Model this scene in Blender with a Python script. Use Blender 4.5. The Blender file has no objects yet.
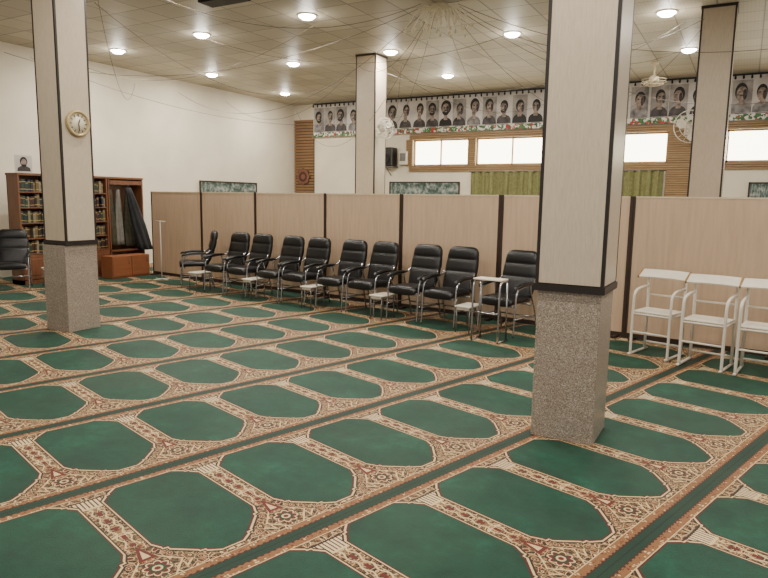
import bpy, bmesh, math, random
from mathutils import Vector, Matrix
random.seed(7)
R=math.radians
# ---------------------------------------------------------------- helpers
def lin(c):
    out=[]
    for v in c[:3]:
        v=v/255.0
        out.append(v/12.92 if v<=.04045 else ((v+.055)/1.055)**2.4)
    return (*out,1.0)
class E:
    """tiny node-expression wrapper"""
    nt=None
    def __init__(s,x): s.x=x
    def _m(s,op,b=None,c=None):
        n=E.nt.nodes.new('ShaderNodeMath'); n.operation=op
        for i,v in enumerate((s,b,c)):
            if v is None: continue
            if isinstance(v,E): E.nt.links.new(v.x,n.inputs[i])
            else: n.inputs[i].default_value=v
        return E(n.outputs[0])
    def __add__(s,o): return s._m('ADD',o)
    def __sub__(s,o): return s._m('SUBTRACT',o)
    def __mul__(s,o): return s._m('MULTIPLY',o)
    def __truediv__(s,o): return s._m('DIVIDE',o)
    def rsub(s,v): return s._m('MULTIPLY',-1.0)+v
    def abs(s): return s._m('ABSOLUTE')
    def fract(s): return s._m('FRACT')
    def floor(s): return s._m('FLOOR')
    def lt(s,o): return s._m('LESS_THAN',o)
    def gt(s,o): return s._m('GREATER_THAN',o)
    def mn(s,o): return s._m('MINIMUM',o)
    def mx(s,o): return s._m('MAXIMUM',o)
    def pw(s,o): return s._m('POWER',o)
    def sin(s): return s._m('SINE')
    def atan2(s,o): return s._m('ARCTAN2',o)
    def sqrt(s): return s._m('SQRT')
    def clamp(s): return s.mn(1.0).mx(0.0)
def mixc(f,a,b):
    n=E.nt.nodes.new('ShaderNodeMix'); n.data_type='RGBA'
    for k,v in ((0,f),(6,a),(7,b)):
        if isinstance(v,E): E.nt.links.new(v.x,n.inputs[k])
        else: n.inputs[k].default_value=v
    return E(n.outputs[2])
def comb(x,y,z=0.0):
    n=E.nt.nodes.new('ShaderNodeCombineXYZ')
    for k,v in enumerate((x,y,z)):
        if isinstance(v,E): E.nt.links.new(v.x,n.inputs[k])
        else: n.inputs[k].default_value=v
    return E(n.outputs[0])
def coord(kind='Object'):
    n=E.nt.nodes.new('ShaderNodeTexCoord'); s=E.nt.nodes.new('ShaderNodeSeparateXYZ')
    E.nt.links.new(n.outputs[kind],s.inputs[0])
    return E(n.outputs[kind]),E(s.outputs[0]),E(s.outputs[1]),E(s.outputs[2])
def noise(vec,scale,detail=2,rough=.5):
    n=E.nt.nodes.new('ShaderNodeTexNoise'); n.inputs['Scale'].default_value=scale
    n.inputs['Detail'].default_value=detail; n.inputs['Roughness'].default_value=rough
    if vec: E.nt.links.new(vec.x,n.inputs['Vector'])
    return E(n.outputs[0])
def voro(vec,scale,rand=1.0):
    n=E.nt.nodes.new('ShaderNodeTexVoronoi'); n.inputs['Scale'].default_value=scale
    n.inputs['Randomness'].default_value=rand
    E.nt.links.new(vec.x,n.inputs['Vector'])
    s=E.nt.nodes.new('ShaderNodeSeparateColor'); E.nt.links.new(n.outputs['Color'],s.inputs[0])
    return E(n.outputs['Distance']),E(s.outputs[0]),E(s.outputs[1])
def voroedge(vec,scale,rand=1.0):
    n=E.nt.nodes.new('ShaderNodeTexVoronoi'); n.feature='DISTANCE_TO_EDGE'; n.inputs['Scale'].default_value=scale
    n.inputs['Randomness'].default_value=rand
    E.nt.links.new(vec.x,n.inputs['Vector']); return E(n.outputs['Distance'])
def ramp(f,stops,const=False):
    n=E.nt.nodes.new('ShaderNodeValToRGB'); cr=n.color_ramp
    if const: cr.interpolation='CONSTANT'
    cr.elements[0].position=stops[0][0]; cr.elements[0].color=lin(stops[0][1])
    cr.elements[1].position=stops[1][0]; cr.elements[1].color=lin(stops[1][1])
    for p,c in stops[2:]:
        e=cr.elements.new(p); e.color=lin(c)
    E.nt.links.new(f.x,n.inputs[0]); return E(n.outputs[0])
def newmat(name):
    m=bpy.data.materials.new(name); m.use_nodes=True; E.nt=m.node_tree
    return m,m.node_tree.nodes['Principled BSDF']
def setc(b,sock,v):
    if isinstance(v,E): E.nt.links.new(v.x,b.inputs[sock])
    else: b.inputs[sock].default_value=v
def bump(b,h,strength=.3,dist=.01):
    n=E.nt.nodes.new('ShaderNodeBump'); n.inputs['Strength'].default_value=strength; n.inputs['Distance'].default_value=dist
    E.nt.links.new(h.x,n.inputs['Height']); E.nt.links.new(n.outputs[0],b.inputs['Normal'])
def simple(name,c,rough=.5,metal=0.0,var=.12,scale=8,spec=.5,bmp=0):
    m,b=newmat(name); v,x,y,z=coord()
    n=noise(v,scale,3)
    c0=tuple(max(0,k*(1-var)) for k in c[:3]); c1=tuple(min(255,k*(1+var*.5)) for k in c[:3])
    setc(b,'Base Color',ramp(n,[(.3,c0),(.7,c1)]))
    b.inputs['Roughness'].default_value=rough; b.inputs['Metallic'].default_value=metal
    b.inputs['Specular IOR Level'].default_value=spec
    if bmp: bump(b,noise(v,scale*12,3),bmp,.003)
    return m
def emis(name,c,s):
    m,b=newmat(name); v,x,y,z=coord()
    col=mixc(noise(v,3,1)*.15,lin(c),lin(tuple(k*.8 for k in c)))
    setc(b,'Base Color',col); setc(b,'Emission Color',col); b.inputs['Emission Strength'].default_value=s
    return m
# ---------------------------------------------------------------- materials
def wood(name,c1,c2,rough=.45,axis='z',scale=6):
    m,b=newmat(name); v,x,y,z=coord()
    if axis=='z': vec=comb(x*scale*3,y*scale*3,z*scale*.25)
    elif axis=='x': vec=comb(x*scale*.25,y*scale*3,z*scale*3)
    else: vec=comb(x*scale*3,y*scale*.25,z*scale*3)
    setc(b,'Base Color',ramp(noise(vec,2,4,.6),[(.3,c1),(.7,c2)])); b.inputs['Roughness'].default_value=rough
    return m
M={}
M['white_wall']=simple('plaster_wall',(230,221,201),.8,var=.04,scale=1.2,bmp=.1)
M['black']=simple('black_leather',(14,14,17),.36,var=.3,scale=25,bmp=.15)
M['blackplastic']=simple('black_plastic',(13,13,14),.4,var=.2)
M['chrome']=simple('chrome',(180,180,184),.25,1.0,var=.05)
M['whitemetal']=simple('white_painted_metal',(222,215,202),.4,var=.04)
M['whiteplastic']=simple('white_plastic',(224,216,200),.45,var=.04)
M['darkframe']=simple('dark_brown_frame',(52,36,28),.45,var=.15)
M['strip']=simple('black_corner_strip',(32,24,21),.45,var=.15)
M['redwood']=wood('reddish_brown_wood',(98,60,40),(124,80,54),.4,'z')
M['orangewood']=wood('orange_brown_laminate',(130,78,52),(146,92,62),.4,'y')
M['tanwood']=wood('tan_wood',(136,106,66),(162,130,86),.5,'x')
M['slat']=wood('slat_wood',(130,102,66),(160,130,90),.5,'x')
M['slatbrown']=wood('ribbed_brown_wood',(122,92,62),(146,114,80),.5,'x')
M['slatgap']=simple('slat_shadow_backing',(72,52,36),.7)
M['rim']=simple('dull_gilt_rim',(178,156,114),.4,.25,var=.05)
M['gold']=simple('brass',(190,150,85),.35,1.0,var=.05)
M['cream']=simple('cream_dial',(222,212,184),.5,var=.03)
M['beige']=simple('beige_plastic',(206,190,160),.5,var=.05)
M['wire']=simple('brown_wire',(88,74,58),.6,var=.1)
M['vent']=simple('vent_dark',(20,18,17),.7,var=.1)
M['lens']=emis('lamp_lens',(255,250,240),60)
M['pane']=emis('frosted_window_pane',(255,244,214),10)
M['greentex']=simple('sage_green_curtain',(126,126,80),.8,var=.12,scale=20)
M['cloth_black']=simple('charcoal_cloth',(34,35,38),.9,var=.2,scale=12)
M['cloth_grey']=simple('dark_olive_cloth',(70,68,52),.9,var=.2,scale=12)
M['cloth_white']=simple('grey_cloth',(128,124,116),.9,var=.1,scale=12)
M['paper']=simple('paper_pages',(205,196,172),.8,var=.05)
M['grey']=simple('grey_metal',(120,118,116),.4,.6,var=.08)
m,b=newmat('pillar_cladding'); v,x,y,z=coord()
st=noise(comb(x*90,y*90,z*6),1.6,4,.65)
setc(b,'Base Color',ramp(st,[(.25,(180,165,144)),(.75,(204,190,168))])); b.inputs['Roughness'].default_value=.32
M['clad']=m
m,b=newmat('speckled_stone'); v,x,y,z=coord()
n1=noise(v,190,3,.7); d,r1,r2=voro(v,170)
c=ramp(n1,[(.34,(112,99,87)),(.5,(148,135,121)),(.66,(178,167,152))])
c=mixc(r1.gt(.84)*.55,c,lin((80,68,58)))
c=mixc(r1.lt(.14)*.5,c,lin((208,200,188)))
setc(b,'Base Color',c); b.inputs['Roughness'].default_value=.36
M['terrazzo']=m
m,b=newmat('acoustic_ceiling_tiles'); v,x,y,z=coord()
tx=((x/.6).fract()-.5).abs(); ty=((y/.6).fract()-.5).abs()
line=tx.mx(ty).gt(.482)
idn=noise(comb((x/.6).floor()*3.7,(y/.6).floor()*5.1),2.3,0)
base=ramp(idn,[(.3,(172,163,144)),(.7,(196,187,166))])
hx=((x/.05).fract()-.5); hy=((y/.05).fract()-.5)
hole=(hx*hx+hy*hy).sqrt().lt(.15)
base=mixc(hole*.45,base,lin((102,94,82)))
base=mixc(line*.75,base,lin((92,82,68)))
setc(b,'Base Color',base); b.inputs['Roughness'].default_value=.5
M['ceil']=m
m,b=newmat('beige_laminate'); v,x,y,z=coord()
n=noise(comb(x*14,y*14,z*1.2),1.5,4,.6); n2=noise(v,1.1,1)
c=ramp(n,[(.3,(180,153,127)),(.7,(198,171,144))]); c=mixc(n2*.25,c,lin((206,183,158)))
setc(b,'Base Color',c); b.inputs['Roughness'].default_value=.32
M['lam']=m
# ---- carpet
m,b=newmat('prayer_carpet'); v,x,y,z=coord()
A=x*.279+y*.960; B=x*-.960+y*.279
u=(((A-.11)/.7+.5).fract()-.5)*.7; au=u.abs()
w=(B/1.2).fract()*1.2; db=w.mn(w.rsub(1.2))
g=au.rsub(.35)   # distance from divider axis
def seg(w_,a,bb): return ((w_-a)/(bb-a)).clamp()
def niche(off):
    # near end: stepped pointed arch ; far end: shorter angular stepped chamfer
    wn=w+off*1.25
    hw=seg(wn,.145,.185)*.055+seg(wn,.200,.204)*.028+seg(wn,.215,.315)*.095+seg(wn,.335,.339)*.024+seg(wn,.355,.41)*.025+.048+off
    wf=(w-off*1.25).rsub(1.100)
    h2=seg(wf,0,.05)*.055+seg(wf,.062,.066)*.024+seg(wf,.08,.125)*.036+.16+off
    return au.lt(hw.mn(h2))*wn.gt(.145)*wf.gt(0.0)
N0=niche(0.0); N1=niche(.008); N2=niche(.015); N3=niche(.022)
wx=noise(comb(g*9,w*9),1.0,1)*.05
ovw=comb(g+wx,w+wx)
d1,ra,rb=voro(ovw,21,.75)
d2,rc,rd=voro(ovw,54,.9)
eg=voroedge(ovw,21,.75); eg2=voroedge(ovw,44,.9)
cream=lin((216,188,140)); tan=lin((134,90,54)); red=lin((96,20,18)); brown=lin((46,25,17)); brn2=lin((90,54,34))
orn=ramp(rc,[(0,(118,74,42)),(.22,(164,120,76)),(.40,(84,48,30)),(.56,(104,24,20)),(.72,(142,94,54)),(.88,(40,56,32))],True)
orn=mixc(d2.gt(.47),orn,brown)
orn=mixc(d2.lt(.14),orn,cream)
orn=mixc(eg2.lt(.03),orn,lin((172,132,86)))
orn=mixc(eg.lt(.026),orn,cream)
fl=d1.lt(.32)*ra.gt(.55)
orn=mixc(fl,orn,cream); orn=mixc(d1.lt(.27)*ra.gt(.55),orn,red); orn=mixc(d1.lt(.09)*ra.gt(.55),orn,cream)
col=orn
dx=g; dy=w-.19
th=dy.atan2(dx); dm=(dx*dx+dy*dy).sqrt()
pet=(th*4.0).sin().abs()*.018
lat=((g+ (w-.19).abs()*.8)-.120).abs().lt(.005)*w.lt(.36)*w.gt(.03)
col=mixc(lat,col,cream)
col=mixc(dm.lt(pet+.056),col,brown); col=mixc(dm.lt(pet+.049),col,cream); col=mixc(dm.lt(pet+.040),col,red)
col=mixc(dm.lt(pet*.8+.027),col,lin((14,58,38))); col=mixc(dm.lt(.024),col,cream); col=mixc(dm.lt(.014),col,red)
leaf=g.lt(((w-.28).rsub(.15)).mx(0.0)*.30)*w.gt(.28)*w.lt(.43)
col=mixc(leaf,col,red)
leaf2=g.lt(((w-.30).rsub(.08)).mx(0.0)*.25)*w.gt(.30)*w.lt(.38)
col=mixc(leaf2,col,cream)
shaft=w.gt(.44)*w.lt(.95)
wv=(w*60).sin()*.009
col=mixc(shaft*(g-wv-.025).abs().lt(.0045),col,cream)
col=mixc(shaft*g.lt(.012)*((w*60).sin().gt(.3)),col,red)
cap=w.gt(.96)*w.lt(1.05)*g.lt((w-.96)*.5+.055)
flute=((g/.022).fract()-.5).abs().gt(.2)
col=mixc(cap,col,brn2); col=mixc(cap*flute,col,lin((222,200,160)))
capb=w.gt(1.05)*w.lt(1.063)*g.lt(.12); col=mixc(capb,col,brown)
capc=w.gt(.945)*w.lt(.96)*g.lt(.06); col=mixc(capc,col,cream)
col=mixc(N3,col,brown); col=mixc(N2,col,cream); col=mixc(N1,col,lin((76,24,20)))
ng=noise(v,2.2,3,.6); ng2=noise(v,11,3,.7)
green=ramp(ng*.6+ng2*.4,[(.32,(0,44,31)),(.55,(2,64,46)),(.72,(10,86,64))])
col=mixc(N0,col,green)
ob=((A/.035).fract()-.5).abs()
col=mixc(db.lt(.090)*db.gt(.085),col,cream)
col=mixc(db.lt(.085)*db.gt(.048),col,mixc(d2.lt(.34),tan,mixc(rc.gt(.5),cream,red)))
col=mixc(db.lt(.048),col,mixc(ob.gt(.25),brown,tan))
col=mixc(db.lt(.042),col,lin((58,20,17)))
col=mixc(db.lt(.035),col,lin((3,48,33)))
col=mixc(db.lt(.004),col,lin((14,28,20)))
fine=noise(v,130,2,.7)
col=mixc(fine.gt(.56)*.25,col,lin((18,15,12)))
wear=noise(v,.9,3,.6)
col=mixc((wear-.45).clamp()*.35,col,lin((96,108,86)))
setc(b,'Base Color',col); b.inputs['Roughness'].default_value=.7; b.inputs['Specular IOR Level'].default_value=.28
b.inputs['Sheen Weight'].default_value=.05
bump(b,fine,.4,.005)
M['carpet']=m
m,b=newmat('book_cover'); n=E.nt.nodes.new('ShaderNodeObjectInfo')
v,x,y,z=coord('Generated')
c=ramp(E(n.outputs['Random']),[(0,(34,58,44)),(.25,(60,34,28)),(.45,(28,34,50)),(.6,(100,84,54)),(.75,(30,26,24)),(.88,(120,110,92))],True)
c=mixc(((z-.8).abs().lt(.03)).mx((z-.2).abs().lt(.03)),c,lin((160,138,86)))
setc(b,'Base Color',c); b.inputs['Roughness'].default_value=.5
M['book']=m
m,b=newmat('floral_banner_strip'); v,x,y,z=coord()
d,r1,r2=voro(comb(x,z),17)
c=ramp(r1,[(0,(70,116,62)),(.28,(226,222,216)),(.5,(184,44,44)),(.66,(216,212,206)),(.8,(50,92,50))],True)
c=mixc(d.lt(.2),c,lin((228,222,214)))
setc(b,'Base Color',c); b.inputs['Roughness'].default_value=.6
M['floral']=m
M['banner']=simple('banner_fabric',(208,202,198),.6,var=.12,scale=3)
M['hair']=simple('portrait_hair_ink',(28,25,25),.6,var=.2)
M['skin']=simple('portrait_skin_ink',(148,130,120),.6,var=.4,scale=12)
M['coat']=simple('portrait_coat_ink',(66,62,63),.6,var=.5,scale=7)
M['shirt']=simple('portrait_shirt_ink',(128,124,124),.6,var=.4,scale=7)
M['pbg']=simple('portrait_backdrop_ink',(160,154,150),.6,var=.35,scale=3)
m,b=newmat('scenic_print'); v,x,y,z=coord('Generated')
nz=noise(comb(x*5,y,z*1.6),3,5,.65)
c=ramp(nz,[(.3,(30,44,42)),(.45,(70,92,86)),(.56,(140,150,144)),(.7,(196,198,192))])
setc(b,'Base Color',c); b.inputs['Roughness'].default_value=.4
M['scenic']=m
m,b=newmat('star_inlay'); v,x,y,z=coord()
rr=(x*x+z*z).sqrt()
c=ramp(((rr*40).sin()*.5)+.5,[(.3,(60,34,32)),(.6,(120,76,58))])
setc(b,'Base Color',c); M['inlay']=m
# ---------------------------------------------------------------- mesh builder
class MB:
    def __init__(s): s.v=[]; s.f=[]; s.m=[]; s.sm=[]
    def add(s,vs,fs,mi=0,smooth=False):
        o=len(s.v); s.v+= [tuple(p) for p in vs]
        for f in fs: s.f.append([o+i for i in f]); s.m.append(mi); s.sm.append(smooth)
        return s
    def box(s,c,d,mi=0,rz=0.0,rx=0.0,ry=0.0):
        hx,hy,hz=d[0]/2,d[1]/2,d[2]/2
        rot=Matrix.Rotation(rz,3,'Z')@Matrix.Rotation(ry,3,'Y')@Matrix.Rotation(rx,3,'X')
        vs=[Vector(c)+rot@Vector((i*hx,j*hy,k*hz)) for i in(-1,1) for j in(-1,1) for k in(-1,1)]
        return s.add(vs,[(0,1,3,2),(4,6,7,5),(0,4,5,1),(2,3,7,6),(0,2,6,4),(1,5,7,3)],mi)
    def loft(s,rings,mi=0,smooth=True,cap=True,closed=False):
        n=len(rings[0]); vs=[p for r in rings for p in r]; fs=[]
        L=len(rings)
        for i in range(L-1 if not closed else L):
            j=(i+1)%L
            for k in range(n):
                fs.append((i*n+k,i*n+(k+1)%n,j*n+(k+1)%n,j*n+k))
        if cap and not closed:
            fs.append(tuple(range(n))[::-1]); fs.append(tuple((L-1)*n+k for k in range(n)))
        return s.add(vs,fs,mi,smooth)
    def tube(s,path,r,mi=0,seg=8,smooth_it=0,closed=False):
        P=[Vector(p) for p in path]
        for _ in range(smooth_it):
            Q=[P[0]] if not closed else []
            for i in range(len(P)-1 if not closed else len(P)):
                a,bb=P[i],P[(i+1)%len(P)]
                Q+= [a*.75+bb*.25,a*.25+bb*.75]
            if not closed: Q.append(P[-1])
            P=Q
        rings=[]; up=None
        for i,p in enumerate(P):
            if closed: t=P[(i+1)%len(P)]-P[i-1]
            else: t=P[min(i+1,len(P)-1)]-P[max(i-1,0)]
            t.normalize()
            if up is None:
                up=Vector((0,0,1)) if abs(t.z)<.9 else Vector((1,0,0))
            a=(up-t*up.dot(t)); 
            if a.length<1e-4: a=t.orthogonal()
            a.normalize(); up=a; bb=t.cross(a)
            rings.append([p+a*r*math.cos(2*math.pi*k/seg)+bb*r*math.sin(2*math.pi*k/seg) for k in range(seg)])
        return s.loft(rings,mi,True,True,closed)
    def cyl(s,a,b,r,mi=0,seg=20): return s.tube([a,b],r,mi,seg)
    def poly(s,vs,mi=0): return s.add(vs,[tuple(range(len(vs)))],mi)
    def lathe(s,prof,axis='z',c=(0,0,0),mi=0,seg=28):
        rings=[]
        for r,h in prof:
            ring=[]
            for k in range(seg):
                a=2*math.pi*k/seg; q=(r*math.cos(a),r*math.sin(a),h)
                if axis=='x': q=(h,r*math.cos(a),r*math.sin(a))
                if axis=='y': q=(r*math.cos(a),h,r*math.sin(a))
                ring.append(Vector(q)+Vector(c))
            rings.append(ring)
        return s.loft(rings,mi,True,True)
COL=bpy.context.scene.collection
def make(name,mb,mats,parent=None,loc=(0,0,0),rz=0.0,bevel=0,label=None,cat=None,group=None,kind=None):
    me=bpy.data.meshes.new(name); me.from_pydata(mb.v,[],mb.f)
    for mm in (mats if isinstance(mats,(list,tuple)) else [mats]): me.materials.append(M[mm])
    for i,p in enumerate(me.polygons): p.material_index=mb.m[i]; p.use_smooth=mb.sm[i]
    bm=bmesh.new(); bm.from_mesh(me); bmesh.ops.recalc_face_normals(bm,faces=bm.faces); bm.to_mesh(me); bm.free()
    o=bpy.data.objects.new(name,me); COL.objects.link(o); o.location=loc; o.rotation_euler=(0,0,rz)
    if parent: o.parent=parent
    if bevel:
        md=o.modifiers.new('bevel','BEVEL'); md.width=bevel; md.segments=2; md.limit_method='ANGLE'
    tag(o,label,cat,group,kind); return o
def tag(o,label=None,cat=None,group=None,kind=None):
    if label: o['label']=label
    if cat: o['category']=cat
    if group: o['group']=group
    if kind: o['kind']=kind
def empty(name,loc,rz=0,label=None,cat=None,group=None):
    o=bpy.data.objects.new(name,None); COL.objects.link(o); o.location=loc; o.rotation_euler=(0,0,rz); o.empty_display_size=.1
    tag(o,label,cat,group); return o
def dup(o,loc,rz=0,label=None):
    def rec(src,par):
        c=src.copy(); COL.objects.link(c)
        if par: c.parent=par; c.matrix_parent_inverse=Matrix.Identity(4)
        for ch in src.children: rec(ch,c)
        return c
    kids=list(o.children)
    c=o.copy(); COL.objects.link(c); c.location=loc; c.rotation_euler=(0,0,rz)
    for ch in kids: rec(ch,c)
    if label: c['label']=label
    return c
def sring(cx,cy,cz,a,bb,plane='xy',n=20,e=3.2):
    out=[]
    for k in range(n):
        t=2*math.pi*k/n; ct,st=math.cos(t),math.sin(t)
        p=a*math.copysign(abs(ct)**(2/e),ct); q=bb*math.copysign(abs(st)**(2/e),st)
        if plane=='xy': out.append(Vector((cx+p,cy+q,cz)))
        elif plane=='xz': out.append(Vector((cx+p,cy,cz+q)))
        else: out.append(Vector((cx,cy+p,cz+q)))
    return out
# ---------------------------------------------------------------- room
XL,YF,H=-12.6,16.6,4.5; XR,YB=4.5,-3.5
make('floor',MB().box(((XL+XR)/2,(YF+YB)/2,-.06),(XR-XL+.4,YF-YB+.4,.12)),['carpet'],kind='structure')
make('ceiling',MB().box(((XL+XR)/2,(YF+YB)/2,H+.05),(XR-XL+.4,YF-YB+.4,.1)),['ceil'],kind='structure')
make('wall_left',MB().box((XL-.1,(YF+YB)/2,H/2),(.2,YF-YB+.4,H)),['white_wall'],kind='structure')
wins=[(-8.4,-6.72),(-6.5,-4.5),(-3.75,-1.72),(-.5,1.5)]
ZW0,ZW1=2.6,3.32
mb=MB()
mb.box(((XL+XR)/2,YF+.1,ZW0/2),(XR-XL,.2,ZW0)); mb.box(((XL+XR)/2,YF+.1,(H+ZW1)/2),(XR-XL,.2,H-ZW1))
xs=[XL]+[q for w_ in wins for q in w_]+[XR]
for i in range(0,len(xs),2): mb.box(((xs[i]+xs[i+1])/2,YF+.1,(ZW0+ZW1)/2),(xs[i+1]-xs[i],.2,ZW1-ZW0))
make('wall_far',mb,['white_wall'],kind='structure')
for i,(a,bb) in enumerate(wins):
    mb=MB(); mb.box(((a+bb)/2,YF+.12,(ZW0+ZW1)/2),(bb-a,.02,ZW1-ZW0),0)
    for z_ in (ZW0+.02,ZW1-.02): mb.box(((a+bb)/2,YF+.08,z_),(bb-a,.06,.04),1)
    for x_ in (a+.02,bb-.02,(a+bb)/2): mb.box((x_,YF+.08,(ZW0+ZW1)/2),(.03,.06,ZW1-ZW0),1)
    make('window_%d'%(i+1),mb,['pane','tanwood'],kind='structure')
mb=MB(); y_=YF-.03
def slats(a,bb,z0,n,mi=0):
    for k in range(n): mb.box(((a+bb)/2,y_,z0+.021+k*.052),(bb-a,.05,.042),mi)
    mb.box(((a+bb)/2,YF-.01,z0+n*.026),(bb-a,.012,n*.052),1)
slats(-8.5,4.4,3.32,3)
for a,bb in [(-8.6,-8.4),(-6.72,-6.5),(-4.5,-3.75),(-1.72,-.5),(1.5,4.4)]: slats(a,bb,2.6,14)
slats(-8.5,4.4,2.44,3)
for a,bb in [(-4.5,-3.75),(-1.72,-.9)]: slats(a,bb,1.76,13)
make('trim_1',mb,['slat','slatgap'],kind='structure')
make('trim_2',MB().box(((XL+XR)/2,YF-.02,.06),(XR-XL,.03,.12)),['darkframe'],kind='structure')
e=empty('slatted_panel',(-12.19,YF-.04,0),label="ribbed brown wood wall panel with dark star emblem",cat='wall panel')
mb=MB()
for k in range(45): mb.box((0,0,.045+k*.09),(.74,.05,.062))
mb.box((0,.03,2.02),(.74,.012,4.04),1)
make('slat_board',mb,['slatbrown','slatgap'],parent=e)
pts=[]
for k in range(16):
    a=k*math.pi/8; r_=.27 if k%2==0 else .205
    pts.append((r_*math.cos(a),r_*math.sin(a)))
mb=MB(); mb.loft([[Vector((p,yy,q)) for p,q in pts] for yy in(-.02,.02)],smooth=False)
make('star_emblem',mb,['inlay'],parent=e,loc=(0,-.05,2.3),label='dark eight-pointed star emblem')
# banner
e=empty('portrait_banner',(0,YF-.08,0),label='long wall banner with row of portrait photos and floral border',cat='banner')
mb=MB(); x0,x1=-11.8,3.5
mb.box(((x0+x1)/2,0,4.0),(x1-x0,.02,1.0),0)
mb.box(((x0+x1)/2,-.012,3.565),(x1-x0,.006,.13),1)
px=x0+.22
def ell(cx,cz,a,bb,n=16,y=0,t0=0,t1=2*math.pi):
    return [(cx+a*math.cos(t0+(t1-t0)*i/n),y,cz+bb*math.sin(t0+(t1-t0)*i/n)) for i in range(n if abs(t1-t0-2*math.pi)<.01 else n+1)]
while px<x1-.2:
    zc=4.09+random.uniform(-.05,.05); s=random.uniform(.9,1.22)
    coat=random.choice([3,3,2,3,5,5]); tilt=random.uniform(-.03,.03); hs=random.uniform(.88,1.16)
    if random.random()<.6: mb.poly([(px-.195,-.013,3.64),(px+.195,-.013,3.64),(px+.195,-.013,4.36),(px-.195,-.013,4.36)],6)
    sw_=random.uniform(.9,1.05)
    mb.poly([(px-.195,-.014,3.66),(px+.195,-.014,3.66),(px+.185*sw_,-.014,3.78),(px+.14*sw_,-.014,3.84),(px+.06,-.014,3.88),(px-.06,-.014,3.88),(px-.14*sw_,-.014,3.84),(px-.185*sw_,-.014,3.78)],coat)
    mb.poly([(px-.055,-.0165,3.82),(px+.055,-.0165,3.82),(px+.05,-.0165,4.02),(px-.05,-.0165,4.02)],4)
    cx=px+tilt; ox=random.uniform(-.02,.025)
    mb.poly(ell(cx,zc+.035*hs,.112*s*hs,.158*s,y=-.018),2)
    mb.poly(ell(cx+ox,zc-.02,.09*s,.138*s,y=-.020),4)
    # shadowed side of the face
    mb.poly(ell(cx+ox+.05*s,zc-.03,.035*s,.10*s,n=10,y=-.0203),3)
    rb_=random.random()
    if rb_<.35: mb.poly(ell(cx+ox,zc-.075,.09*s,.088*s,n=12,y=-.021,t0=math.pi,t1=2*math.pi),2)
    if rb_<.35: mb.poly(ell(cx+ox,zc-.08,.035*s,.014,n=10,y=-.0215),4)
    if rb_<.7: mb.poly([(cx+ox-.04,-.022,zc-.062),(cx+ox+.04,-.022,zc-.062),(cx+ox+.03,-.022,zc-.044),(cx+ox-.03,-.022,zc-.044)],2)
    for sx in(-1,1):
        q=cx+ox+sx*.038*s
        mb.poly([(q-.024,-.022,zc+.014),(q+.024,-.022,zc+.014),(q+.022,-.022,zc+.036),(q-.022,-.022,zc+.036)],2)
    mb.poly([(px-.12,-.015,3.636),(px+.12,-.015,3.636),(px+.12,-.015,3.65),(px-.12,-.015,3.65)],3)
    px+=random.choice([.40,.42,.44])
make('banner_print',mb,['banner','floral','hair','coat','skin','shirt','pbg'],parent=e)
mb=MB()
mb.box(((x0+x1)/2,-.015,4.475),(x1-x0,.02,.04))
xx=x0
while xx<x1: mb.lathe([(.012,4.38),(.022,4.395),(.022,4.43),(.012,4.46)],c=(xx,-.025,0),seg=8); xx+=.16
make('fringe_trim',mb,['blackplastic'],parent=e,label='black scalloped fringe along the banner top')
def curtain(x0,x1,z0,z1,mat,y,label):
    mb=MB(); n=int((x1-x0)*60); vs=[];fs=[]
    for i in range(n+1):
        x=x0+(x1-x0)*i/n; yy=.05*math.sin(i*.5)+.015*math.sin(i*1.3)
        vs+=[(x,yy,z0),(x,yy*.7,z1)]
    for i in range(n): fs.append((2*i,2*i+2,2*i+3,2*i+1))
    mb.add(vs,fs,0,True)
    mb.cyl((x0-.05,0,z1),(x1+.05,0,z1),.015,1,10)
    return make('curtain',mb,[mat,'grey'],loc=(0,y,0),label=label,cat='curtain')
curtain(-6.56,-4.52,.02,2.42,'greentex',YF-.14,'sage green pleated curtain on rod below window')
curtain(-3.7,-1.75,.02,2.42,'greentex',YF-.14,'sage green pleated curtain on rod below window')
def picture(name,w_,h_,loc,rz,label):
    e=empty(name,loc,rz,label,'picture')
    mb=MB(); t=.035
    mb.box((0,0,h_/2-t/2),(w_,.03,t)); mb.box((0,0,-h_/2+t/2),(w_,.03,t)); mb.box((w_/2-t/2,0,0),(t,.03,h_)); mb.box((-w_/2+t/2,0,0),(t,.03,h_))
    make('picture_frame',mb,['darkframe'],parent=e)
    make('picture_print',MB().box((0,.004,0),(w_-.04,.012,h_-.04)),['scenic'],parent=e)
    return e
picture('framed_picture',2.2,.95,(-8.02,YF-.05,1.68),0,'wide framed landscape print on the window wall')
picture('framed_picture',2.26,.8,(XL+.04,13.6,1.66),math.pi/2,'wide framed scenic print on white wall')
picture('framed_picture',.7,.6,(.35,YF-.06,1.85),0,'small bluish framed print beside the window')
e=empty('loudspeaker',(-9.1,YF-.2,2.55),label='black loudspeaker on wall bracket under the banner',cat='speaker')
make('speaker_cabinet',MB().box((0,0,.3),(.42,.34,.52)),['blackplastic'],parent=e,bevel=.02)
make('speaker_cone',MB().lathe([(.14,0),(.15,-.012),(.12,-.012),(.05,.03),(.03,.02)],axis='y',c=(0,-.175,.24)),['vent'],parent=e)
make('bracket',MB().box((0,.035,.02),(.46,.33,.03)).tube([(0,-.1,0),(0,.195,-.22)],.012),['grey'],parent=e)
e=empty('control_box',(-8.66,YF-.07,2.62),label='small pale electrical box beside the loudspeaker',cat='box')
make('box_body',MB().box((0,0,.2),(.26,.14,.38)),['whiteplastic'],parent=e,bevel=.01)
make('box_cover',MB().box((0,-.075,.22),(.18,.012,.22)),['grey'],parent=e)
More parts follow.
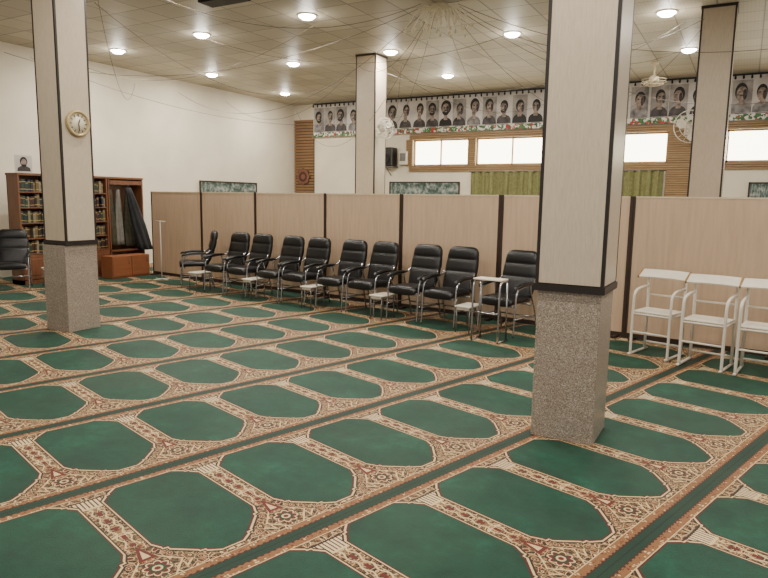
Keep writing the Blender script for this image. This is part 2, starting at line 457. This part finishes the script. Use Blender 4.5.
# ---------------------------------------------------------------- pillars
def pillar(cx,cy,label,W=.455,ox=0):
    e=empty('pillar',(cx,cy,0),label=label,cat='pillar',group='square pillars of the prayer hall')
    make('pedestal',MB().box((0,0,.53),(.43,.43,1.06)),['terrazzo'],parent=e,bevel=.006)
    make('band',MB().box((ox,0,1.07),(W+.02,W+.02,.05)),['strip'],parent=e)
    make('band',MB().box((ox,0,4.48),(W+.02,W+.02,.04)),['strip'],parent=e)
    make('shaft',MB().box((ox,0,(1.1+4.5)/2),(W,W,3.4)),['clad'],parent=e)
    h_=W/2+.0015
    for sx in(-1,1):
        for sy in(-1,1):
            mb=MB(); t=.024
            P=[(h_,h_),(h_-t,h_),(h_-t,h_-.008),(h_-.008,h_-.008),(h_-.008,h_-t),(h_,h_-t)]
            mb.loft([[Vector((ox+sx*p,sy*q,z_)) for p,q in P] for z_ in(1.095,4.46)],smooth=False)
            make('corner_strip',mb,['strip'],parent=e)
    return e
pillar(-1.0,4.565,'square pillar with cream cladding, black corner strips and speckled stone base')
pillar(-7.18,4.95,'square pillar carrying a round wall clock, speckled stone base',.41,.025)
pillar(-6.83,11.56,'square cream pillar carrying a small wall fan behind the partition')
pillar(-.57,11.0,'square cream pillar behind the beige partition')
e=empty('wall_clock',(-6.947,4.965,2.47),label='round gilt-rimmed wall clock with cream dial on pillar',cat='clock')
make('clock_rim',MB().lathe([(.118,.0),(.150,0),(.155,.02),(.145,.04),(.124,.036),(.118,.02)],axis='x'),['rim'],parent=e)
make('dial',MB().lathe([(.122,0),(.122,.022)],axis='x'),['cream'],parent=e)
for k in range(12):
    a=k*math.pi/6; make('hour_mark',MB().box((.024,.098*math.sin(a),.098*math.cos(a)),(.004,.008,.028),rx=-a),['blackplastic'],parent=e)
for nm,L,a in(('hour_hand',.055,R(20)),('minute_hand',.085,R(175))):
    make(nm,MB().box((.029,L/2*math.sin(a),L/2*math.cos(a)),(.004,.009,L),rx=-a),['blackplastic'],parent=e)
# ---------------------------------------------------------------- ceiling lamps
lamps=[(-6.28,11.35),(-3.74,11.05),(-6.24,14.01),(-8.70,11.43),(-6.28,8.61),(-8.68,8.75),(-11.15,8.95),(-11.22,11.61),(-11.34,14.52),(-1.28,10.85),(-1.17,13.56)]
extra=[(-8.7,6.0),(-6.25,6.0),(-3.7,6.0),(-1.2,6.0),(1.3,6.0),(-6.25,3.2),(-3.7,3.2),(-1.2,3.2),(1.3,3.2),(-3.7,.4),(-1.2,.4),(1.3,.4),(1.3,8.6),(-3.7,14.0),(1.3,11.2)]
proto=None
for i,(lx,ly) in enumerate(lamps):
    if proto is None:
        proto=empty('recessed_downlight',(lx,ly,H),label='round recessed ceiling downlight, lit',cat='ceiling light',group='recessed downlights in the ceiling')
        make('lamp_ring',MB().lathe([(.13,0),(.155,0),(.155,-.012),(.13,-.018)]),['whiteplastic'],parent=proto)
        make('lamp_lens',MB().lathe([(.13,0),(.13,-.025),(.08,-.06)]),['lens'],parent=proto)
    else: dup(proto,(lx,ly,H))
for lx,ly in lamps+extra:
    l=bpy.data.lights.new('downlight','AREA'); l.shape='DISK'; l.size=.2; l.energy=60; l.color=(1,.93,.82)
    lo=bpy.data.objects.new('downlight_light',l); COL.objects.link(lo); lo.location=(lx,ly,H-.07)
for lx,ly in lamps:
    l=bpy.data.lights.new('lamp_glow','POINT'); l.energy=8; l.shadow_soft_size=.08; l.color=(1,.94,.84)
    lo=bpy.data.objects.new('lamp_glow_light',l); COL.objects.link(lo); lo.location=(lx,ly,H-.22)
# ornament + wires
hub=Vector((-4.2,9.05,H))
e=empty('ceiling_ornament',hub,label='small pale chandelier ornament where the string wires meet',cat='ornament')
make('ornament_plate',MB().lathe([(.02,0),(.12,0),(.12,-.015),(.03,-.05),(.015,-.16)]),['cream'],parent=e)
mb=MB()
for k in range(30):
    a=k*2*math.pi/30; r1=.26+.12*(k%3); dz=.08*(k%2)
    mb.tube([(.04*math.cos(a),.04*math.sin(a),-.05),(r1*.6*math.cos(a),r1*.6*math.sin(a),-.04),(r1*math.cos(a),r1*math.sin(a),-.26-dz)],.006,0,5,1)
    mb.lathe([(.006,-.32-dz),(.022,-.29-dz),(.006,-.255-dz)],c=(r1*math.cos(a),r1*math.sin(a),0),seg=8)
make('tassel',mb,['cream'],parent=e,label='pale radiating strands')
ends=[(-12.55,7.5,4.3),(-12.55,11.8,4.2),(-12.4,16.45,4.3),(-9.4,16.45,4.0),(-7.0,11.28,4.3),(-5.6,16.45,4.0),(-2.4,16.45,4.0),(-.75,10.7,4.3),(1.5,16.45,4.2),(3.8,9,4.4),(-1.3,4.9,4.3),(-6.9,5.3,4.3)]
def wire(st,en,sag):
    st=Vector(st); en=Vector(en); pts=[]
    for i in range(29):
        t=i/28; p=st.lerp(en,t); p.z-=4*sag*t*(1-t); pts.append(p-st)
    make('garland_wire',MB().tube(pts,.004,0,5),['wire'],loc=st,label='thin brown garland wire draped below the ceiling',cat='garland wire',group='garland wires draped under ceiling')
for k,en in enumerate(ends):
    dv=(Vector(en)-hub); L=dv.length; a=math.atan2(dv.y,dv.x)
    wire(hub+Vector((.3*math.cos(a),.3*math.sin(a),-.02)),en,(.08+.07*((k*7)%5)/5)*L)
sw=[((-6.92,5.25,3.9),(-7.09,11.3,4.2),.75),((-6.92,5.25,4.2),(-12.55,10.5,4.2),.8),((-7.1,11.3,4.2),(-12.55,13.5,4.2),.7),((-6.58,11.3,4.2),(-1.0,10.75,4.3),.7),((-12.55,8,4.3),(-8.5,16.45,4.0),.7),((-4.0,16.45,4.0),(-.8,11.2,4.3),.5),
((-6.28,11.8,4.3),(-9.0,16.45,4.1),.5),((-6.5,11.8,4.3),(-4.6,16.45,4.1),.5),((-12.55,9.2,4.35),(-6.28,8.9,4.45),.55),((-8.7,8.9,4.45),(-3.74,10.9,4.45),.45),((-3.74,11.2,4.45),(-1.28,13.4,4.45),.35)]
for a,bb,s_ in sw: wire(a,bb,s_)
e=empty('ceiling_vent',(-6.9,7.42,H),label='black rectangular ceiling vent grille',cat='vent')
make('vent_frame',MB().box((0,0,-.015),(.75,.3,.03)),['vent'],parent=e)
mb=MB()
for k in range(6): mb.box((0,-.11+k*.044,-.035),(.7,.012,.02),rx=.5)
make('vent_louvers',mb,['grey'],parent=e)
e=empty('ceiling_fan',(-1.86,14.49,H),label='small beige ceiling-hung fan with round cage',cat='fan')
make('stem',MB().cyl((0,0,0),(0,0,-.3),.02).lathe([(.08,0),(.08,-.03),(.02,-.07)]),['beige'],parent=e)
make('motor',MB().lathe([(.03,-.26),(.09,-.3),(.1,-.38),(.04,-.43)]),['beige'],parent=e)
def cage(mb,R0,cc,axis='z',mi=0):
    for rr,hh in((R0,0),(R0*.98,.05),(R0*.7,-.05),(R0*.4,-.07)):
        ring=[]
        for k in range(24):
            a=2*math.pi*k/24; q=(rr*math.cos(a),rr*math.sin(a),hh)
            if axis=='y': q=(rr*math.cos(a),hh,rr*math.sin(a))
            ring.append(Vector(q)+Vector(cc))
        mb.tube(ring,.007,mi,5,0,True)
    for k in range(16):
        a=2*math.pi*k/16; P=[]
        for rr,hh in((.03,-.075),(R0*.4,-.07),(R0*.7,-.05),(R0,0)):
            q=(rr*math.cos(a),rr*math.sin(a),hh)
            if axis=='y': q=(rr*math.cos(a),hh,rr*math.sin(a))
            P.append(Vector(q)+Vector(cc))
        mb.tube(P,.004,mi,4)
    return mb
def blades(mb,R0,cc,axis='z',nb=3,mi=0):
    for j in range(nb):
        a0=j*2*math.pi/nb; L=[]
        for a,rr in((0,.05),(.3,R0*.8),(.6,R0*.95),(1.0,R0*.9),(1.3,R0*.6),(1.3,.06)):
            hh=.03*(a-.5)
            q=(rr*math.cos(a0+a),rr*math.sin(a0+a),hh)
            if axis=='y': q=(q[0],q[2],q[1])
            L.append(Vector(q)+Vector(cc))
        mb.poly(L,mi)
    return mb
make('fan_cage',cage(MB(),.24,(0,0,-.40)),['beige'],parent=e)
make('fan_blade',blades(MB(),.22,(0,0,-.41)),['whiteplastic'],parent=e)
def wallfan(loc,rz,R0,label):
    e=empty('wall_fan',loc,rz,label,'fan')
    make('wall_mount',MB().box((0,-.02,0),(.1,.04,.16)).tube([(0,-.03,0),(0,-.14,-.02),(0,-.18,.06)],.018,0,8,1),['whiteplastic'],parent=e,bevel=.004)
    make('motor',MB().lathe([(.03,-.12),(.06,-.16),(.06,-.24),(.03,-.27)],axis='y',c=(0,0,.08)),['whiteplastic'],parent=e)
    make('fan_cage',cage(MB(),R0,(0,-.32,.08),'y'),['whitemetal'],parent=e)
    make('fan_blade',blades(MB(),R0*.95,(0,-.3,.08),'y'),['whiteplastic'],parent=e)
wallfan((-6.60,11.42,2.95),R(62),.2,'small white caged fan mounted on pillar')
wallfan((-1.35,YF-.06,3.3),R(20),.36,'white caged oscillating fan on slatted wall')
# ---------------------------------------------------------------- partition
P0=Vector((-1.0,8.20,0)); D=Vector((-.9928,.1197,0)); ang=math.atan2(-.1197,.9928)
edges=[-3.10,-1.46,.18,1.91,3.56,5.08,6.75,8.27,9.9]
PH=1.72
for i in range(len(edges)-1):
    a,bb=edges[i],edges[i+1]; c=P0+D*((a+bb)/2); L=bb-a-.004
    e=empty('partition_panel',c,ang,'beige laminate partition panel with dark brown frame','partition','row of beige partition panels')
    make('board',MB().box((0,0,.06+(PH-.06)/2),(L-.04,.035,PH-.06)),['lam'],parent=e)
    tk=.024 if i not in(2,3) else .036
    for sx in(-1,1): make('post',MB().box((sx*(L/2-tk/2),0,PH/2+.005),(tk,.055,PH+.01)),['darkframe'],parent=e)
    make('bottom_rail',MB().box((0,0,.04),(L-2*tk,.045,.06)),['darkframe'],parent=e)
    make('top_rail',MB().box((0,0,PH),(L-2*tk,.045,.02)),['beige'],parent=e)
    for sx in(-1,1): make('foot',MB().box((sx*(L/2-.1),0,.015),(.05,.3,.03)),['darkframe'],parent=e)
# ---------------------------------------------------------------- armchair
ch=empty('office_armchair',(0,0,0),label='black padded leather armchair with chrome legs against the partition',cat='chair',group='row of black armchairs')
rings=[]
for t,y,zt,hh in[(0,-.29,.42,.02),(.03,-.285,.43,.05),(.1,-.24,.445,.06),(.3,-.12,.45,.062),(.5,0,.45,.056),(.8,.12,.445,.054),(.95,.2,.44,.05),(1,.22,.44,.02)]:
    wv=.25 if hh>.03 else .22
    rings.append(sring(0,y,zt,wv,hh,'xz'))
make('seat',MB().loft(rings),['black'],parent=ch)
rings=[]
zs=[.42,.44,.50,.58,.66,.70,.712,.724,.77,.83,.868,.88,.892,.93,.98,1.02,1.04,1.048]
th_=[.02,.04,.054,.060,.062,.058,.050,.058,.062,.060,.056,.048,.056,.064,.062,.052,.034,.012]
for z_,t_ in zip(zs,th_):
    y_=.19+(z_-.42)*.30+(.03*math.sin((z_-.42)*5)); w_=.24+.035*math.sin((z_-.42)/.62*math.pi)-(.02 if z_>1.01 else 0)-(.03 if z_>1.03 else 0)-(.04 if z_>1.045 else 0)
    rings.append(sring(0,y_,z_,w_,t_,'xy',24,3.6))
make('backrest',MB().loft(rings),['black'],parent=ch)
for sx in(-1,1):
    make('armrest',MB().loft([sring(sx*.285,y,z,.030*k,.020*k,'xz',12,2.5) for y,z,k in[(-.26,.60,.4),(-.24,.62,1),(-.05,.65,1.15),(.12,.65,1),(.19,.65,.4)]]),['blackplastic'],parent=ch)
    mb=MB().tube([(sx*.285,-.27,.012),(sx*.285,-.245,.38),(sx*.285,-.22,.60),(sx*.285,.0,.63),(sx*.285,.20,.64),(sx*.26,.27,.70)],.012,0,8,2)
    mb.tube([(sx*.285,.33,.012),(sx*.285,.27,.30),(sx*.285,.16,.47),(sx*.285,.12,.63)],.012,0,8,2)
    mb.tube([(sx*.285,-.25,.23),(sx*.285,.29,.23)],.008)
    make('leg_frame',mb,['chrome'],parent=ch)
for y_,z_ in((-.2,.38),(.17,.38),(.3,.2)): make('crossbar',MB().tube([(-.285,y_,z_),(.285,y_,z_)],.010),['chrome'],parent=ch)
ch.scale=(.90,.95,.98)
Q0=Vector((-1.09,7.50,0)); nrm=Vector((-.1197,-.9928,0))
offs=[(1.45,-.02,-.1),(2.29,-.01,-.05),(2.86,-.01,-.05),(3.60,-.02,-.03),(4.17,.0,-.03),(4.90,0,-.04),(5.47,.0,-.04),(6.20,0,-.04),(6.77,.0,-.04),(7.66,-.05,-.6)]
first=True
for s_,dn,dr in offs:
    p=Q0+D*s_+nrm*dn
    if first: ch.location=p; ch.rotation_euler=(0,0,-.12+dr); first=False
    else: dup(ch,p,-.12+dr)
dup(ch,(-10.9,6.42,0),R(55),'black padded armchair beside the wooden bookcase')
# side tables
tb=empty('side_table',(0,0,0),label='small white-topped side table with slim metal legs',cat='table',group='small tables between the armchairs')
make('table_top',MB().box((0,0,.33),(.22,.34,.02)),['whiteplastic'],parent=tb,bevel=.006)
for sx in(-1,1):
    for sy in(-1,1): make('leg',MB().tube([(sx*.09,sy*.14,.32),(sx*.095,sy*.15,.0)],.008),['grey'],parent=tb)
for sy in(-1,1): make('apron',MB().box((0,sy*.14,.305),(.18,.015,.03)),['whitemetal'],parent=tb)
first=True
for s_,dn in((1.87,.20),(3.23,.20),(4.535,.20),(5.835,.20),(7.19,.22)):
    p=Q0+D*s_+nrm*dn
    if first: tb.location=p; tb.rotation_euler=(0,0,-.12); first=False
    else: dup(tb,p,-.12)
dup(tb,(-10.9,7.15,0),R(20),'small low table beside the armchair and bookcase')
# prayer stand
e=empty('prayer_stand',Q0+D*1.40+nrm*.54,-.12,'low tubular metal prayer stand with white top before armchair','prayer stand')
for sx in(-1,1):
    mb=MB().tube([(sx*.17,-.12,.012),(sx*.17,-.12,.62),(sx*.17,-.09,.72),(sx*.17,.08,.72)],.013,0,8,1)
    mb.tube([(sx*.17,.13,.012),(sx*.17,-.12,.012)],.012)
    mb.tube([(sx*.17,.10,.012),(sx*.17,.08,.72)],.011)
    make('stand_leg',mb,['chrome'],parent=e)
make('crossbar',MB().tube([(-.17,-.12,.35),(.17,-.12,.35)],.01),['chrome'],parent=e)
make('stand_top',MB().box((0,-.01,.74),(.36,.2,.018)),['whiteplastic'],parent=e,bevel=.005)
# ---------------------------------------------------------------- white prayer chairs
wc=empty('prayer_chair',(0,0,0),label='white tubular prayer chair with seat, side arms and raised top panel',cat='chair',group='white metal prayer chairs')
for sx in(-1,1):
    mb=MB().tube([(sx*.2,.24,.016),(sx*.2,-.24,.016)],.014)
    mb.tube([(sx*.2,.18,.02),(sx*.2,.18,.5),(sx*.2,.17,.87)],.016)
    mb.tube([(sx*.2,-.19,.02),(sx*.2,-.19,.60),(sx*.2,-.17,.70),(sx*.2,-.06,.73),(sx*.2,.18,.74)],.015,0,8,2)
    mb.tube([(sx*.2,-.19,.46),(sx*.2,.18,.46)],.013)
    make('leg_frame',mb,['whitemetal'],parent=wc)
make('seat',MB().box((0,-.01,.485),(.40,.36,.018)),['whiteplastic'],parent=wc,bevel=.006)
rings=[]
for i in range(15):
    t=-1+2*i/14; cy=.15-.06*t*t
    rings.append([Vector((t*.25,cy+a_,zz)) for a_,zz in((-.075,.835),(-.082,.85),(.045,.925),(.055,.912))])
make('top_panel',MB().loft(rings,smooth=False),['whiteplastic'],parent=wc,bevel=.003)
for y_,z_ in((.18,.10),(-.19,.26),(.175,.64),(-.19,.46)): make('stretcher',MB().tube([(-.2,y_,z_),(.2,y_,z_)],.011),['whitemetal'],parent=wc)
for sx in(-1,1): make('end_cap',MB().box((sx*.255,.072,.882),(.014,.15,.03),rx=.54),['tanwood'],parent=wc,label='small tan wooden end piece')
wc.location=(-.74,7.46,0); wc.rotation_euler=(0,0,-.28)
dup(wc,(-.24,7.24,0),-.22); dup(wc,(.26,7.14,0),-.14)
# ---------------------------------------------------------------- bookcase
e=empty('bookcase',(-11.3,7.76,0),label='reddish wood bookcase filled with books',cat='bookcase')
W=1.84; mb=MB()
for yy in(-W/2+.015,-.31,.31,W/2-.015): mb.box((-.17,yy,1.0),(.34,.03,2.0))
mb.box((-.17,0,1.99),(.36,W+.02,.04)); mb.box((-.33,0,1.0),(.015,W,2.0)); mb.box((-.17,0,.04),(.34,W,.08))
make('carcass',mb,['redwood'],parent=e)
shz=[.55,.83,1.11,1.39,1.67]
for z_ in shz: make('shelf',MB().box((-.17,0,z_),(.33,W-.03,.022)),['redwood'],parent=e)
for yy in(-.61,0,.61):
    d_=make('cabinet_door',MB().box((0.005,yy,.31),(.02,.59,.44)).box((.018,yy,.31),(.008,.43,.3)),['redwood'],parent=e,bevel=.004)
    make('handle',MB().tube([(.02,yy+.24,.3),(.045,yy+.24,.31),(.045,yy+.24,.38),(.02,yy+.24,.39)],.005),['gold'],parent=d_)
bk=None
for z_ in shz:
    yy=6.88
    while yy<8.61:
        if 7.55<yy<8.3: yy=8.3
        if abs(yy-7.43)<.05: yy=7.475
        tk=random.uniform(.035,.05); hh=random.uniform(.17,.235); dd=random.uniform(.15,.2)
        if bk is None:
            mb=MB(); mb.box((0,0,.5),(1,.88,.97),1); mb.box((0,-.47,.5),(1,.06,1)); mb.box((0,.47,.5),(1,.06,1)); mb.box((.49,0,.5),(.03,1,1))
            bk=make('book',mb,['book','paper'],label='hardback book standing on the bookcase shelf',cat='book',group='books on the bookcase shelves'); o=bk
        else: o=bk.copy(); COL.objects.link(o)
        o.scale=(dd,tk,hh); o.location=(-11.42,yy+tk/2,z_+.011); yy+=tk+.002
        if random.random()<.04: yy+=.06
e=empty('portrait_photo',(-11.38,7.02,2.012),R(75),'small portrait photo print standing on bookcase top','photo')
make('photo_frame',MB().box((0,0,.16),(.29,.015,.32)),['whiteplastic'],parent=e)
mb=MB(); mb.poly([(-.13,-.010,.02),(.13,-.010,.02),(.13,-.010,.3),(-.13,-.010,.3)],3)
mb.poly([(-.11,-.012,.03),(.11,-.012,.03),(.10,-.012,.09),(.03,-.012,.13),(-.03,-.012,.13),(-.10,-.012,.09)],1)
mb.poly(ell(0,.20,.062,.085,y=-.014),0); mb.poly(ell(0,.18,.047,.07,y=-.016),2); mb.poly(ell(0,.15,.045,.045,n=10,y=-.018,t0=math.pi,t1=2*math.pi),0)
make('photo_print',mb,['hair','coat','skin','banner'],parent=e)
# coat cabinet
e=empty('coat_cabinet',(-11.3,9.13,0),label='open reddish wood coat cabinet with hooks',cat='cabinet')
W=.86; mb=MB()
for yy in(-W/2+.015,W/2-.015): mb.box((-.17,yy,1.0),(.34,.03,2.0))
mb.box((-.17,0,1.99),(.36,W+.02,.04)); mb.box((-.33,0,1.0),(.015,W,2.0)); mb.box((-.17,0,.04),(.34,W,.08)); mb.box((-.17,0,.5),(.34,W,.03))
make('carcass',mb,['redwood'],parent=e)
make('valance',MB().box((0,0,1.9),(.02,.8,.08)),['redwood'],parent=e)
make('rail',MB().tube([(-.13,-W/2+.02,1.86),(-.13,W/2-.02,1.86)],.012),['chrome'],parent=e)
e2=empty('low_cabinet',(-10.96,8.78,0),label='low orange-brown laminate cabinet below the coats',cat='cabinet')
make('cabinet_body',MB().box((0,0,.22),(.34,.90,.44)),['orangewood'],parent=e2,bevel=.006)
for yy in(-.225,.225):
    d_=make('cabinet_door',MB().box((.178,yy,.23),(.015,.43,.39)),['orangewood'],parent=e2,bevel=.004)
    make('handle',MB().tube([(.187,yy+.15,.28),(.205,yy+.15,.29),(.205,yy+.15,.35),(.187,yy+.15,.36)],.005),['chrome'],parent=d_)
def coat(y,zt,zb,wid,lean,mat,label,x=-11.43):
    n=44; vs=[]; fs=[]; rows=10
    for j in range(rows+1):
        t=j/rows; z=zt+(zb-zt)*t; wd=wid*(.35+.65*min(1,t*1.6)**.7)
        for i in range(n):
            a=2*math.pi*i/n; f_=1+.13*math.sin(a*7+t*2)*(.3+t)
            vs.append((.075*math.sin(a)*f_*(.6+.6*t),wd/2*math.cos(a)*f_+lean*t,z))
    for j in range(rows):
        for i in range(n): fs.append((j*n+i,j*n+(i+1)%n,(j+1)*n+(i+1)%n,(j+1)*n+i))
    fs.append(tuple(range(n))); fs.append(tuple(rows*n+i for i in range(n)))
    mb=MB().add(vs,fs,0,True)
    mb.tube([(0,0,zt),(0,0,zt+.05),(0,0,zt+.085)],.006,1)
    make('hanging_coat',mb,[mat,'grey'],loc=(x,y,0),label=label,cat='coat')
coat(8.83,1.76,.6,.2,0,'cloth_grey','dark olive coat hanging in the coat cabinet')
coat(9.02,1.76,.62,.17,.0,'cloth_white','grey cloth hanging in the coat cabinet')
coat(9.28,1.76,.58,.26,.0,'cloth_grey','dark olive cloak hanging in the coat cabinet')
coat(9.08,1.80,.50,.32,.40,'cloth_black','long charcoal cloak spilling out beside the coat cabinet',-11.17)
e=empty('metal_stand',(-10.0,8.85,0),-.12,'slim white metal stand beside the partition','stand')
make('stand_foot',MB().tube([(-.2,0,.01),(.2,0,.01)],.009).tube([(0,-.18,.01),(0,.18,.01)],.009),['whitemetal'],parent=e)
make('pole',MB().cyl((0,0,.012),(0,0,1.15),.009),['whitemetal'],parent=e)
make('crossbar',MB().tube([(-.16,0,1.15),(.16,0,1.15)],.008),['whitemetal'],parent=e)
# ---------------------------------------------------------------- camera & light
sc=bpy.context.scene
cd=bpy.data.cameras.new('camera'); cam=bpy.data.objects.new('camera',cd); COL.objects.link(cam); sc.camera=cam
cd.sensor_width=36; cd.lens=30.0
cam.matrix_world=Matrix.Translation((0,0,1.65))@Matrix.Rotation(R(29.2),4,'Z')@Matrix.Rotation(R(90-8.0),4,'X')@Matrix.Rotation(.016,4,'Z')
w=bpy.data.worlds.new('world'); sc.world=w; w.use_nodes=True
bg=w.node_tree.nodes['Background']; bg.inputs[0].default_value=(1,.94,.86,1); bg.inputs[1].default_value=.68
